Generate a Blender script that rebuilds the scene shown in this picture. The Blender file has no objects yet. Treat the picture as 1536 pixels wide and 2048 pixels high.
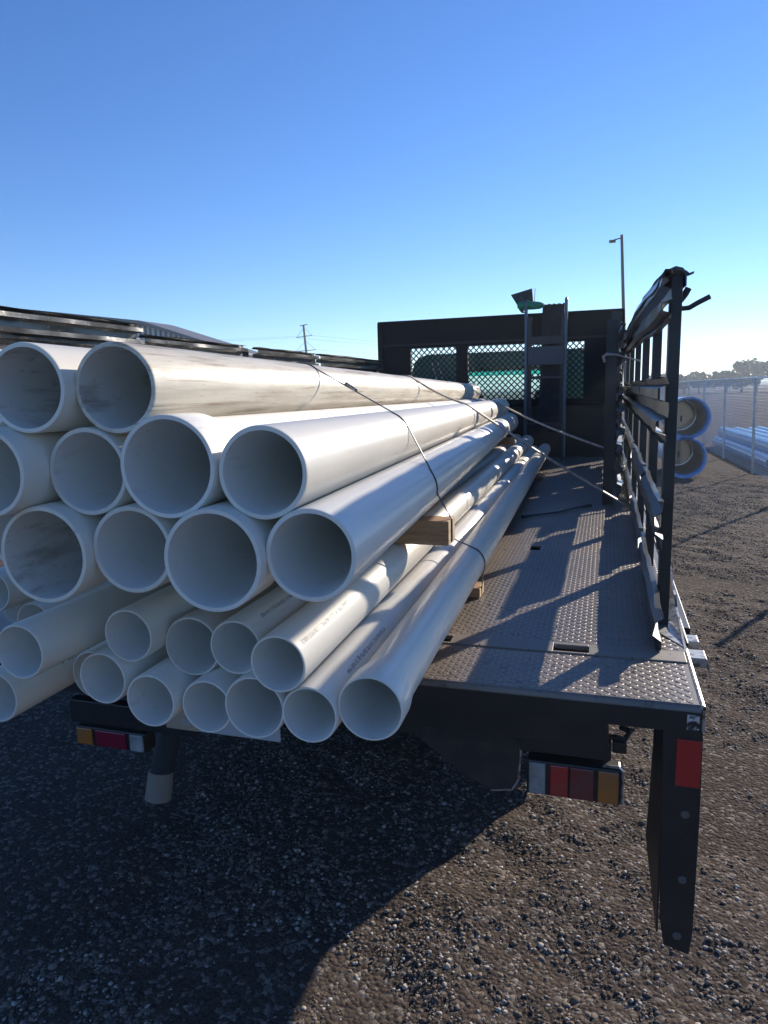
import bpy, math, random
import numpy as np
from mathutils import Vector, Matrix
random.seed(7); rng = np.random.default_rng(7)
S = bpy.context.scene; C = S.collection
G = 1.72                       # camera height above the ground; every z below is written relative to the camera
# ------------------------------------------------------------------ camera, sky, sun
cam = bpy.data.cameras.new("camera"); co = bpy.data.objects.new("camera", cam); C.objects.link(co)
cam.sensor_fit = 'VERTICAL'; cam.sensor_height = 36; cam.lens = 1410 / 2048 * 36
cam.clip_start = .05; cam.clip_end = 3000
Fv = Vector((1212 - 768, -(772 - 1024), -1410)).normalized()
l = -Vector((-3548 - 768, -(897 - 1024), -1410)); l = (l - Fv * l.dot(Fv)).normalized(); u = l.cross(Fv)
Rm = Matrix((l, Fv, u))
co.matrix_world = Matrix.Translation((0, 0, G)) @ Rm.to_4x4()
S.camera = co
AZ, EL = math.radians(27.5), math.radians(22)
w = bpy.data.worlds.new("World"); S.world = w; w.use_nodes = True
nt = w.node_tree; bgn = nt.nodes['Background']
sky = nt.nodes.new('ShaderNodeTexSky'); sky.sky_type = 'NISHITA'; sky.sun_disc = False
sky.sun_elevation = EL; sky.sun_rotation = AZ; sky.altitude = 1200; sky.air_density = 1.0; sky.dust_density = .0; sky.ozone_density = 4.5
hs = nt.nodes.new('ShaderNodeHueSaturation'); hs.inputs['Saturation'].default_value = 1.15; hs.inputs['Hue'].default_value = .5085
nt.links.new(sky.outputs[0], hs.inputs['Color']); nt.links.new(hs.outputs[0], bgn.inputs[0]); bgn.inputs[1].default_value = .118
sd = bpy.data.lights.new("sun", 'SUN'); sd.energy = 5.0; sd.angle = math.radians(.53); sd.color = (1, .91, .78)
so = bpy.data.objects.new("sun", sd); C.objects.link(so)
sv = Vector((math.sin(AZ) * math.cos(EL), math.cos(AZ) * math.cos(EL), math.sin(EL)))
so.rotation_euler = sv.to_track_quat('Z', 'Y').to_euler()
S.view_settings.view_transform = 'Standard'; S.view_settings.look = 'None'; S.view_settings.exposure = .62; S.view_settings.gamma = 1
S.cycles.max_bounces = 8; S.cycles.diffuse_bounces = 5
# ------------------------------------------------------------------ materials
def mat(name, col, rough=.5, metal=0., noise=None, bump=None, spec=None, trans=0, emit=None, alpha=None, coat=0):
    """noise = (scale, colour2, lo, hi, stretch) ; bump = (scale, strength, distance)"""
    m = bpy.data.materials.new(name); m.use_nodes = True; n = m.node_tree; b = n.nodes['Principled BSDF']
    b.inputs['Base Color'].default_value = (*col, 1); b.inputs['Roughness'].default_value = rough; b.inputs['Metallic'].default_value = metal
    if spec is not None: b.inputs['Specular IOR Level'].default_value = spec
    if trans: b.inputs['Transmission Weight'].default_value = trans
    if coat: b.inputs['Coat Weight'].default_value = coat; b.inputs['Coat Roughness'].default_value = .12
    tc = n.nodes.new('ShaderNodeTexCoord')
    oi = n.nodes.new('ShaderNodeObjectInfo'); vm = n.nodes.new('ShaderNodeVectorMath'); vm.operation = 'SCALE'; vm.inputs[0].default_value = (9.1, 3.7, 6.3); n.links.new(oi.outputs['Random'], vm.inputs['Scale'])
    va = n.nodes.new('ShaderNodeVectorMath'); va.operation = 'ADD'; n.links.new(tc.outputs['Object'], va.inputs[0]); n.links.new(vm.outputs[0], va.inputs[1])
    last = None
    for q in (noise or []):
        sc, c2, lo, hi, st = q
        mp = n.nodes.new('ShaderNodeMapping'); mp.inputs['Scale'].default_value = st
        n.links.new(va.outputs[0], mp.inputs[0])
        t = n.nodes.new('ShaderNodeTexNoise'); t.inputs['Scale'].default_value = sc; t.inputs['Detail'].default_value = 8; t.inputs['Roughness'].default_value = .62
        n.links.new(mp.outputs[0], t.inputs[0])
        r = n.nodes.new('ShaderNodeValToRGB'); r.color_ramp.elements[0].position = lo; r.color_ramp.elements[1].position = hi
        n.links.new(t.outputs[0], r.inputs[0])
        x = n.nodes.new('ShaderNodeMixRGB'); n.links.new(r.outputs[0], x.inputs[0])
        x.inputs[1].default_value = (*col, 1); x.inputs[2].default_value = (*c2, 1)
        if last: n.links.new(last, x.inputs[1])
        last = x.outputs[0]
    if last: n.links.new(last, b.inputs['Base Color'])
    if bump:
        sc, s, d = bump
        t = n.nodes.new('ShaderNodeTexNoise'); t.inputs['Scale'].default_value = sc; t.inputs['Detail'].default_value = 6
        n.links.new(tc.outputs['Object'], t.inputs[0])
        bn = n.nodes.new('ShaderNodeBump'); bn.inputs['Strength'].default_value = s; bn.inputs['Distance'].default_value = d
        n.links.new(t.outputs[0], bn.inputs['Height']); n.links.new(bn.outputs[0], b.inputs['Normal'])
    return m
ONE = (1, 1, 1)
PVC = [mat("pvc_%d" % i, c, .36, noise=[(3.0, tuple(v * .90 for v in c), .45, .75, (6, .5, 6)), (14, (.30, .24, .18), .66, .92, (3, .35, 3)), (60, (.42, .38, .33), .68, .80, ONE), (42, (.92, .90, .85), .69, .73, (1, .22, 1))], bump=(9, .10, .01), coat=.12)
       for i, c in enumerate([(.83, .765, .65), (.76, .70, .59), (.84, .79, .70)])]
PVCD = mat("pvc_dirty", (.76, .69, .56), .4, noise=[(5, (.52, .45, .34), .42, .72, (5, .35, 9)), (11, (.25, .17, .10), .54, .72, (2.5, .10, 9)), (50, (.30, .22, .15), .60, .74, (3, .2, 6))], bump=(12, .15, .01))
PVCI = mat("pvc_inside", (.75, .72, .66), .42, noise=[(7, (.42, .38, .33), .62, .84, (2, .5, 2)), (60, (.48, .45, .40), .62, .78, ONE)])
PVCIS = mat("pvc_inside_stained", (.70, .66, .59), .5, noise=[(5.5, (.34, .27, .22), .50, .70, (1.0, .8, 5)), (50, (.38, .35, .31), .58, .75, (1, .5, 1))])
INK = mat("ink", (.05, .05, .06), .6, noise=[(300, (.45, .43, .40), .56, .68, ONE)])
BLK = mat("black_paint", (.011, .012, .015), .42, noise=[(5, (.032, .028, .026), .45, .8, ONE), (70, (.10, .085, .07), .68, .74, ONE)], bump=(30, .12, .004), spec=.5)
BLKG = mat("black_gloss_panel", (.022, .023, .027), .34, noise=[(8, (.05, .047, .045), .48, .8, (1, .3, 1)), (60, (.16, .15, .14), .70, .78, (1, .15, 1))], bump=(5, .15, .01), spec=.45)
BLKM = mat("black_matte", (.02, .02, .023), .75, noise=[(12, (.05, .042, .038), .45, .75, ONE)])
BLKH = mat("black_headboard", (.006, .007, .010), .65, noise=[(3, (.016, .013, .012), .45, .8, ONE)], spec=.2)
WORN = mat("worn_bright_steel", (.42, .41, .40), .38, .6, noise=[(50, (.12, .11, .10), .5, .62, ONE)])
DECK = mat("tread_plate", (.18, .152, .13), .40, .30, noise=[(2.2, (.27, .21, .165), .38, .72, ONE), (34, (.075, .07, .068), .55, .72, ONE), (160, (.26, .24, .22), .60, .74, ONE)], bump=(120, .25, .002))
STEELF = mat("flat_deck_steel", (.22, .19, .165), .5, .3, noise=[(18, (.20, .17, .14), .42, .7, (1, 3, 1)), (90, (.05, .045, .04), .6, .7, ONE)], bump=(60, .2, .002))
WOOD = mat("lumber", (.44, .24, .11), .65, noise=[(9, (.22, .12, .06), .42, .70, (1, 14, 14)), (40, (.55, .38, .22), .5, .8, (.6, 20, 20))], bump=(40, .3, .003))
WOODE = mat("lumber_end", (.50, .36, .21), .75, noise=[(60, (.33, .21, .12), .45, .7, (1, .2, 1))])
RUB = mat("tyre_rubber", (.022, .022, .022), .85, bump=(40, .4, .006))
BOLT = mat('bolt_dull', (.12, .115, .11), .45, .3)
STRAP = mat("strap_webbing", (.16, .155, .16), .45, .2, noise=[(40, (.45, .44, .43), .5, .62, ONE)])
STRAPD = mat("dark_strap", (.05, .05, .06), .45, .2, noise=[(40, (.30, .29, .28), .62, .7, ONE)])
STRAPT = mat("tan_strap", (.42, .36, .29), .55, noise=[(35, (.16, .13, .11), .5, .64, ONE)])
GALV = mat("galvanised", (.58, .58, .58), .38, .55, noise=[(20, (.36, .38, .41), .45, .7, ONE)])
SILV = mat("silver_panel", (.11, .105, .10), .30, .65, noise=[(6, (.05, .047, .045), .45, .7, (1, .4, 1)), (40, (.5, .49, .47), .62, .74, ONE)], bump=(8, .3, .02))
GREEN = mat("cab_green", (.012, .22, .17), .28, coat=.6, noise=[(7, (.03, .24, .19), .5, .8, ONE)])
TEAL = mat("teal_band", (.05, .55, .50), .1, trans=.9); 
GLASS = mat("cab_glass", (.72, .86, .84), .03, trans=1.0)
PLY = mat("plywood_panel", (.035, .030, .022), .7, noise=[(3, (.055, .038, .024), .4, .7, (1, 1, 3))], bump=(12, .2, .005))
LRED = mat("red_lens", (.42, .012, .015), .18, coat=.7, noise=[(9, (.16, .06, .055), .35, .65, ONE)], bump=(160, .25, .002))
LREF = mat("red_reflector", (.42, .018, .02), .3, coat=.4, noise=[(420, (.32, .01, .01), .45, .6, ONE)])
LAMB = mat("amber_lens", (.45, .14, .012), .2, coat=.6, noise=[(9, (.22, .12, .07), .35, .65, ONE)], bump=(160, .25, .002))
LWHT = mat("white_lens", (.38, .40, .41), .2, coat=.6, noise=[(9, (.17, .165, .16), .35, .65, ONE)], bump=(180, .25, .002))
ORNG = mat("orange_marker", (.9, .16, .02), .3)
PLTAN = mat("plate_tan", (.40, .30, .22), .45, noise=[(40, (.36, .28, .22), .5, .7, ONE)])
PLWHT = mat("plate_white", (.42, .45, .48), .4, noise=[(30, (.42, .45, .48), .5, .7, ONE)])
EXH = mat("exhaust_metal", (.24, .205, .175), .65, .2, noise=[(8, (.28, .2, .15), .4, .7, ONE)])
GRNBAG = mat("green_fabric", (.015, .20, .09), .7, noise=[(14, (.03, .30, .15), .45, .7, ONE)], bump=(25, .5, .02))
BLUER = mat("blue_rim", (.13, .33, .68), .35, noise=[(9, (.5, .56, .62), .5, .7, ONE)]); BLUEB = mat("blue_pipe_body", (.16, .30, .48), .4)
TUBEI = mat("tube_liner", (.46, .50, .54), .6, noise=[(4, (.34, .31, .29), .42, .7, ONE)])
_n = TUBEI.node_tree; _t = _n.nodes.new('ShaderNodeBsdfTranslucent'); _t.inputs[0].default_value = (.60, .62, .62, 1); _m = _n.nodes.new('ShaderNodeMixShader'); _m.inputs[0].default_value = .28
_n.links.new(_n.nodes['Principled BSDF'].outputs[0], _m.inputs[1]); _n.links.new(_t.outputs[0], _m.inputs[2]); _n.links.new(_m.outputs[0], _n.nodes['Material Output'].inputs[0])
TUBED = mat("tube_dark_liner", (.12, .16, .20), .4)
PALEB = mat("pale_blue_pipe", (.24, .45, .74), .22, coat=.4, noise=[(3, (.18, .36, .66), .4, .7, (3, .4, 3))])
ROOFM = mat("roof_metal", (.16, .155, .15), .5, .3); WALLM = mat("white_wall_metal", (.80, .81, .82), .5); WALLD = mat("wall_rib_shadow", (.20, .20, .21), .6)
POLE = mat("pole_brown", (.07, .05, .045), .8); POLEM = mat("lamp_pole_metal", (.10, .09, .09), .5, .3)
WIRE = mat("line_wire", (.12, .14, .17), .5)
LEAF = mat("leaves", (.055, .08, .035), .6, noise=[(.6, (.045, .07, .035), .4, .65, ONE), (3, (.12, .14, .06), .5, .75, ONE)]); BARK = mat("bark", (.09, .07, .05), .9)
# gravel ground: two scales of colour and a strong bump
def ground_mat(name, a, b, c):
    m = bpy.data.materials.new(name); m.use_nodes = True; n = m.node_tree; bs = n.nodes['Principled BSDF']; bs.inputs['Roughness'].default_value = 1; bs.inputs['Specular IOR Level'].default_value = .06
    tc = n.nodes.new('ShaderNodeTexCoord')
    def noi(s, d=8, r=.65):
        t = n.nodes.new('ShaderNodeTexNoise'); t.inputs['Scale'].default_value = s; t.inputs['Detail'].default_value = d; t.inputs['Roughness'].default_value = r; n.links.new(tc.outputs['Object'], t.inputs[0]); return t
    def ramp(src, lo, hi):
        r = n.nodes.new('ShaderNodeValToRGB'); r.color_ramp.elements[0].position = lo; r.color_ramp.elements[1].position = hi; n.links.new(src, r.inputs[0]); return r.outputs[0]
    def mix(f, x, y):
        q = n.nodes.new('ShaderNodeMixRGB'); n.links.new(f, q.inputs[0])
        for i, v in ((1, x), (2, y)):
            if isinstance(v, tuple): q.inputs[i].default_value = (*v, 1)
            else: n.links.new(v, q.inputs[i])
        return q.outputs[0]
    vo = n.nodes.new('ShaderNodeTexVoronoi'); vo.inputs['Scale'].default_value = 62; n.links.new(tc.outputs['Object'], vo.inputs[0])
    c1 = mix(ramp(noi(.55).outputs[0], .38, .66), a, b)
    sep = n.nodes.new('ShaderNodeSeparateColor'); n.links.new(vo.outputs['Color'], sep.inputs[0])
    c2 = mix(ramp(sep.outputs[0], .70, .98), c1, c)
    c3 = mix(ramp(noi(130, 3).outputs[0], .45, .7), c2, tuple(v * .45 for v in a))
    n.links.new(c3, bs.inputs['Base Color'])
    ad = n.nodes.new('ShaderNodeMath'); ad.operation = 'MULTIPLY_ADD'; n.links.new(vo.outputs['Distance'], ad.inputs[0]); ad.inputs[1].default_value = -.8; n.links.new(noi(24, 10, .75).outputs[0], ad.inputs[2])
    bn = n.nodes.new('ShaderNodeBump'); bn.inputs['Strength'].default_value = .8; bn.inputs['Distance'].default_value = .014
    n.links.new(ad.outputs[0], bn.inputs['Height']); n.links.new(bn.outputs[0], bs.inputs['Normal'])
    return m
GRAV = ground_mat("gravel_ground", (.088, .068, .056), (.125, .098, .082), (.28, .24, .21))
FIELD = ground_mat("dry_field", (.13, .09, .065), (.18, .13, .095), (.30, .25, .19))
STON = [mat("stone_%d" % i, c, .95, spec=.15, noise=[(30, tuple(v * .6 for v in c), .4, .7, ONE)]) for i, c in enumerate([(.16, .128, .105), (.25, .205, .17), (.46, .41, .37), (.10, .08, .068)])]
# ------------------------------------------------------------------ mesh helpers
class MB:
    def __init__(s): s.v = []; s.f = []
    def add(s, vs, fs):
        k = len(s.v); s.v += [tuple(p) for p in vs]; s.f += [tuple(i + k for i in f) for f in fs]; return s
    def box(s, x0, x1, y0, y1, z0, z1):
        if x0 > x1: x0, x1 = x1, x0
        return s.add([(x, y, z) for z in (z0, z1) for y in (y0, y1) for x in (x0, x1)], [(0, 2, 3, 1), (4, 5, 7, 6), (0, 1, 5, 4), (1, 3, 7, 5), (3, 2, 6, 7), (2, 0, 4, 6)])
    def tube(s, pts, r, n=8, cap=True):
        pts = [Vector(p) for p in pts]; R = r if isinstance(r, (list, tuple)) else [r] * len(pts)
        d0 = (pts[1] - pts[0]).normalized(); a = d0.orthogonal().normalized(); vs = []
        for i, p in enumerate(pts):
            t = (pts[min(i + 1, len(pts) - 1)] - pts[max(i - 1, 0)]).normalized()
            a = (a - t * a.dot(t)).normalized(); b = t.cross(a)
            vs += [p + (a * math.cos(2 * math.pi * k / n) + b * math.sin(2 * math.pi * k / n)) * R[i] for k in range(n)]
        fs = [(i * n + k, i * n + (k + 1) % n, (i + 1) * n + (k + 1) % n, (i + 1) * n + k) for i in range(len(pts) - 1) for k in range(n)]
        if cap: fs += [tuple(range(n))[::-1], tuple(range((len(pts) - 1) * n, len(pts) * n))]
        return s.add(vs, fs)
    def lathe(s, prof, org, ax, n=48, closed=True):
        """prof: (distance along axis, radius)"""
        ax = Vector(ax).normalized(); a = Vector((0, 0, 1)); a = (a - ax * a.dot(ax)).normalized(); b = ax.cross(a); org = Vector(org); vs = []
        for (t, r) in prof: vs += [org + ax * t + (a * math.cos(2 * math.pi * k / n) + b * math.sin(2 * math.pi * k / n)) * r for k in range(n)]
        m = len(prof); rr = range(m if closed else m - 1)
        return s.add(vs, [(i * n + k, ((i + 1) % m) * n + k, ((i + 1) % m) * n + (k + 1) % n, i * n + (k + 1) % n) for i in rr for k in range(n)])
    def prism(s, poly, axis, a0, a1):
        """poly in the two other axes, extruded along axis"""
        def P(p, a): q = list(p); q.insert('xyz'.index(axis), a); return tuple(q)
        n = len(poly)
        return s.add([P(p, a0) for p in poly] + [P(p, a1) for p in poly], [tuple(range(n)), tuple(range(n, 2 * n))[::-1]] + [(i, i + n, (i + 1) % n + n, (i + 1) % n) for i in range(n)])
    def ribbon(s, pts, wv, wd, th):
        """flat webbing along pts, width wd along wv"""
        pts = [Vector(p) for p in pts]; wv = Vector(wv).normalized(); vs = []; n = len(pts)
        for i, p in enumerate(pts):
            t = (pts[min(i + 1, n - 1)] - pts[max(i - 1, 0)]).normalized(); x = (wv - t * wv.dot(t)).normalized(); y = t.cross(x)
            for a, b in ((-1, -1), (1, -1), (1, 1), (-1, 1)): vs.append(p + x * a * wd / 2 + y * b * th / 2)
        fs = [(i * 4 + k, i * 4 + (k + 1) % 4, i * 4 + 4 + (k + 1) % 4, i * 4 + 4 + k) for i in range(n - 1) for k in range(4)] + [(3, 2, 1, 0), tuple(range(n * 4 - 4, n * 4))]
        return s.add(vs, fs)
    def np_add(s, V, F): return s.add(V.tolist(), F.tolist())
    def build(s, name, m, parent=None, smooth=False, bevel=0, loc=None, segs=2):
        me = bpy.data.meshes.new(name)
        off = Vector(parent.get('_o', (0, 0, 0))) if parent else (Vector(loc) if loc else Vector((0, 0, 0)))
        V = np.array(s.v, float) - np.array(off)
        me.from_pydata(V.tolist(), [], s.f); me.update()
        if not bevel or True:
            import bmesh
            bm = bmesh.new(); bm.from_mesh(me); bmesh.ops.recalc_face_normals(bm, faces=bm.faces); bm.to_mesh(me); bm.free()
        ms = m if isinstance(m, list) else [m]
        for q in ms: me.materials.append(q)
        if smooth:
            me.polygons.foreach_set('use_smooth', [True] * len(me.polygons)); 
            try: me.set_sharp_from_angle(angle=math.radians(38))
            except Exception: pass
        o = bpy.data.objects.new(name, me); C.objects.link(o)
        o['_o'] = tuple(off)
        if parent: o.parent = parent; 
        else: o.location = off
        if parent: o.location = (0, 0, 0)
        if bevel:
            b = o.modifiers.new('bevel', 'BEVEL'); b.width = bevel; b.segments = segs; b.limit_method = 'ANGLE'; b.angle_limit = math.radians(40)
        return o
def tag(o, label=None, cat=None, group=None, kind=None):
    for k, v in (('label', label), ('category', cat), ('group', group), ('kind', kind)):
        if v: o[k] = v
    return o
def empty(name, loc, label, cat, group=None):
    o = bpy.data.objects.new(name, None); C.objects.link(o); o.location = loc; o['_o'] = tuple(loc); o.empty_display_size = .1
    return tag(o, label, cat, group)
def text_on(parent, s, size, fmap, m, name="printed_text", font_scale=1.0, th=0):
    """flat letters mapped point by point with fmap(u, v) -> world point"""
    cu = bpy.data.curves.new('t', 'FONT'); cu.body = s; cu.size = size; cu.resolution_u = 2
    o = bpy.data.objects.new('t', cu); C.objects.link(o); bpy.context.view_layer.update()
    dg = bpy.context.evaluated_depsgraph_get(); me = bpy.data.meshes.new_from_object(o.evaluated_get(dg)); bpy.data.objects.remove(o)
    b = MB(); b.add([fmap(v.co.x * font_scale, v.co.y) for v in me.vertices], [tuple(p.vertices) for p in me.polygons])
    return b.build(name, m, parent)
# ------------------------------------------------------------------ the ground
GZ = -G
def sheet(name, pts, z, m):
    o = MB().add([(x, y, z) for x, y in pts], [tuple(range(len(pts)))]).build(name, m); o['kind'] = 'structure'; return o
sheet('ground', [(-1500, -1500), (1500, -1500), (1500, 1500), (-1500, 1500)], GZ, GRAV)
sheet('field', [(2.75, 7), (60, 7), (400, 600), (1.0, 600), (1.0, 80), (2.30, 30)], GZ + .004, FIELD)
# near ground really uneven
def terrain():
    x = np.linspace(-4.2, 6.2, 340); y = np.linspace(.9, 15.5, 460); X, Y = np.meshgrid(x, y)
    Z = np.zeros_like(X)
    for k in range(90):
        f = rng.uniform(2, 34); a = rng.uniform(0, 2 * np.pi); Z += np.sin(f * (X * np.cos(a) + Y * np.sin(a)) + rng.uniform(0, 6.28)) * .010 / f ** .8
    Z += rng.normal(0, .0022, X.shape)
    e = np.minimum(np.minimum(X + 4.2, 6.2 - X), np.minimum(Y - .9, 15.5 - Y)); Z = Z * np.clip(e * 2, 0, 1) + .012 * np.clip(e, 0, 1)
    V = np.stack([X.ravel(), Y.ravel(), (GZ + .002 + Z).ravel()], 1); n = len(x); i = (np.arange(len(y) - 1)[:, None] * n + np.arange(n - 1)).ravel()
    F = np.stack([i, i + 1, i + n + 1, i + n], 1)
    o = MB().np_add(V, F).build('gravel_yard', GRAV, smooth=True); o['kind'] = 'structure'
    return x, y, Z
tx, ty, TZ = terrain()
def tz(X, Y):
    i = np.clip(np.searchsorted(tx, X), 0, len(tx) - 1); j = np.clip(np.searchsorted(ty, Y), 0, len(ty) - 1)
    ins = (X > tx[0]) & (X < tx[-1]) & (Y > ty[0]) & (Y < ty[-1]); return np.where(ins, TZ[j, i], 0.0)
def stones(name, N, ylo, yhi, smin, smax, m, label, xr):
    phi = (1 + 5 ** .5) / 2
    iv = np.array([(-1, phi, 0), (1, phi, 0), (-1, -phi, 0), (1, -phi, 0), (0, -1, phi), (0, 1, phi), (0, -1, -phi), (0, 1, -phi), (phi, 0, -1), (phi, 0, 1), (-phi, 0, -1), (-phi, 0, 1)]) / 1.9
    fi = np.array([(0, 11, 5), (0, 5, 1), (0, 1, 7), (0, 7, 10), (0, 10, 11), (1, 5, 9), (5, 11, 4), (11, 10, 2), (10, 7, 6), (7, 1, 8), (3, 9, 4), (3, 4, 2), (3, 2, 6), (3, 6, 8), (3, 8, 9), (4, 9, 5), (2, 4, 11), (6, 2, 10), (8, 6, 7), (9, 8, 1)])
    t = rng.random(N) ** 1.5; Y = ylo + (yhi - ylo) * t; X = rng.uniform(xr[0], xr[1], N) * (.45 + .55 * (Y - ylo) / (yhi - ylo)) + .12 * (Y - ylo)
    s = smin + (smax - smin) * rng.random(N) ** 3.2; s *= (1 + .07 * Y)
    sc = s[:, None] * rng.uniform(.6, 1.25, (N, 3)) * np.array([1, 1, .55]); jit = rng.uniform(.75, 1.2, (N, 12, 1))
    a = rng.uniform(0, 6.28, N); ca, sa = np.cos(a), np.sin(a)
    V = iv[None] * jit * sc[:, None, :]
    Vx = V[..., 0] * ca[:, None] - V[..., 1] * sa[:, None]; Vy = V[..., 0] * sa[:, None] + V[..., 1] * ca[:, None]
    V = np.stack([Vx + X[:, None], Vy + Y[:, None], V[..., 2] + (GZ + tz(X, Y) + s * .10)[:, None]], -1).reshape(-1, 3)
    F = (fi[None] + (np.arange(N) * 12)[:, None, None]).reshape(-1, 3)
    me = bpy.data.meshes.new(name); me.vertices.add(len(V)); me.vertices.foreach_set('co', V.ravel()); me.loops.add(F.size); me.loops.foreach_set('vertex_index', F.ravel().astype(np.int32))
    me.polygons.add(len(F)); me.polygons.foreach_set('loop_start', np.arange(0, F.size, 3, dtype=np.int32)); me.update(calc_edges=True); me.validate()
    for q in m: me.materials.append(q)
    mi = np.repeat(rng.choice(len(m), N, p=[.40, .29, .17, .14]), 20); me.polygons.foreach_set('material_index', mi.astype(np.int32))
    o = bpy.data.objects.new(name, me); C.objects.link(o); tag(o, label, 'gravel', kind='stuff'); return o
stones('gravel', 230000, 1.25, 13, .0018, .0085, STON, 'fine grey brown gravel scattered over the dirt yard', (-3.6, 3.9))
stones('gravel_stones', 1500, 1.25, 11, .007, .0145, STON, 'larger loose stones lying in the fine gravel', (-3.6, 4.2))

# ------------------------------------------------------------------ the truck
T = empty('flatbed_truck', (-1.03, 1.64, GZ), 'black flatbed truck with tread plate deck, corrugated side racks and a green cab', 'truck')
DZ = -.72; XL, XR, YB, YF = -2.32, .232, 1.64, 7.58
# deck plates with raised lozenges as real geometry
def lozenges(b, x0, x1, y0, y1, z, holes=(), p=.0166):
    nx = int((x1 - x0) / p); ny = int((y1 - y0) / p)
    I, J = np.meshgrid(np.arange(nx), np.arange(ny)); I = I.ravel(); J = J.ravel()
    X = x0 + (I + .5) * p; Y = y0 + (J + .5) * p; keep = np.ones(len(X), bool)
    for (a, c, d, e) in holes: keep &= ~((X > a - .02) & (X < c + .02) & (Y > d - .02) & (Y < e + .02))
    X, Y, I, J = X[keep], Y[keep], I[keep], J[keep]; N = len(X)
    ang = np.where((I + J) % 2 == 0, math.radians(38), math.radians(-38)) + rng.normal(0, .02, N); L, W, H = .0108, .0027, .0013
    base = np.array([(-L, 0, 0), (-L * .45, W, 0), (L * .45, W, 0), (L, 0, 0), (L * .45, -W, 0), (-L * .45, -W, 0), (-L * .5, 0, H), (L * .5, 0, H)])
    ca, sa = np.cos(ang)[:, None], np.sin(ang)[:, None]
    V = np.stack([base[None, :, 0] * ca - base[None, :, 1] * sa + X[:, None], base[None, :, 0] * sa + base[None, :, 1] * ca + Y[:, None], np.broadcast_to(base[None, :, 2] + z - .0002, (N, 8))], -1).reshape(-1, 3)
    k = (np.arange(N) * 8)[:, None]
    Fs = [(0, 6, 1), (1, 6, 7, 2), (2, 7, 3), (3, 7, 4), (4, 7, 6, 5), (5, 6, 0)]
    k0 = len(b.v); b.v += V.tolist()
    for f in Fs: b.f += (k + np.array(f) + k0).tolist()
d = MB()
hole = (-.312, -.266, 3.16, 3.245)
for (x0, x1, y0, y1) in ((XL, hole[0], 1.985, YF), (hole[1], XR, 1.985, YF), (hole[0], hole[1], 1.985, hole[2]), (hole[0], hole[1], hole[3], YF)): d.box(x0, x1, y0, y1, DZ - .006, DZ)
lozenges(d, -1.15, XR - .012, 1.99, YF - .02, DZ, [hole])
deck = d.build('deck', DECK, T)
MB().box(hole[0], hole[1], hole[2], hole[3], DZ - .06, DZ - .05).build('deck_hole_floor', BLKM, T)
# rear plate with a rolled edge down its back and right side
d = MB(); prof = [(1.905, DZ - .003), (YB + .012, DZ - .003), (YB + .004, DZ - .007), (YB, DZ - .015), (YB, DZ - .066), (YB + .004, DZ - .066), (YB + .004, DZ - .016), (YB + .013, DZ - .009), (1.905, DZ - .009)]
d.prism(prof, 'x', XL, XR - .006)
lozenges(d, -1.15, XR - .012, YB + .012, 1.905, DZ - .003)
d.build('rear_deck_plate', DECK, T)
MB().box(XL, XR - .006, YB - .0025, YB - .0004, DZ - .067, DZ - .018).build('flange_dirt_shade', BLK, T)  # added black cover: paints the dirt and shade on the plate's rear face
MB().tube([(XR - .003, YB + .004, DZ - .006), (XR - .003, 2.02, DZ - .006)], .0065, 8).box(XR - .003, XR + .003, YB + .004, 2.05, DZ - .066, DZ - .006).build('deck_edge_trim', WORN, T, smooth=True)
s1, s2 = (-.123, -.027), (-.454, -.414)
d = MB()
ys = (1.9065, 1.9835)
for (a, c) in ((XL, s2[0]), (s2[1], s1[0]), (s1[1], XR - .01)): d.box(a, c, ys[0], ys[1], DZ - .012, DZ + .001)
for (a, c) in (s1, s2): d.box(a, c, ys[0], ys[0] + .010, DZ - .012, DZ + .001); d.box(a, c, ys[1] - .016, ys[1], DZ - .012, DZ + .001)
d.build('deck_cross_strip', STEELF, T, bevel=.0015)
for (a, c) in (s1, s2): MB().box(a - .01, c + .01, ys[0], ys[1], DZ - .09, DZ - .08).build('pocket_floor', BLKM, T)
# rear frame under the deck
d = MB(); zb = -.868
d.prism([(-2.15, DZ - .0665), (.012, DZ - .0665), (.024, DZ - .08), (.028, -.83), (.028, zb), (-2.15, zb)], 'y', YB + .03, YB + .075)
d.build('rear_crossmember', BLK, T, bevel=.006)
d = MB().box(-2.15, XR - .02, YB + .10, YB + .16, DZ - .075, DZ - .008)
d.build('tail_channel', BLK, T, bevel=.004)
d = MB()
for x in (-1.42, -.62): d.box(x, x + .07, 2.6, 9.5, -1.03, -.80)
for y in np.arange(2.2, 7.4, .42): d.box(-2.25, XR - .03, y, y + .05, -.80, DZ - .0075)
d.build('chassis_frame', BLKM, T, bevel=.004)
# right corner leg of the underride guard: folded channel with a red reflector and bolts
d = MB()
d.prism([(.146, DZ - .0665), (XR, DZ - .0665), (.234, -1.0), (.232, -1.30), (.226, -1.362), (.168, -1.347), (.156, -1.27)], 'y', YB + .002, YB + .008)
zs_ = ((DZ - .0665, .136, .11), (-1.00, .131, .115), (-1.14, .126, .12), (-1.32, .150, .03)); V = []
for (zz_, xe, dy_) in zs_: V += [(.150, YB + .0085, zz_), (xe, YB + dy_, zz_), (xe + .005, YB + dy_, zz_), (.155, YB + .0085, zz_)]
d.add(V, [(i * 4 + k, i * 4 + (k + 1) % 4, i * 4 + 4 + (k + 1) % 4, i * 4 + 4 + k) for i in range(3) for k in range(4)] + [(3, 2, 1, 0), (12, 13, 14, 15)])
d.prism([(YB + .008, DZ - .0665), (YB + .06, DZ - .0665), (YB + .06, -1.2), (YB + .008, -1.33)], 'x', .227, .232)
leg = d.build('guard_leg', BLK, T, bevel=.0015)
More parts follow.
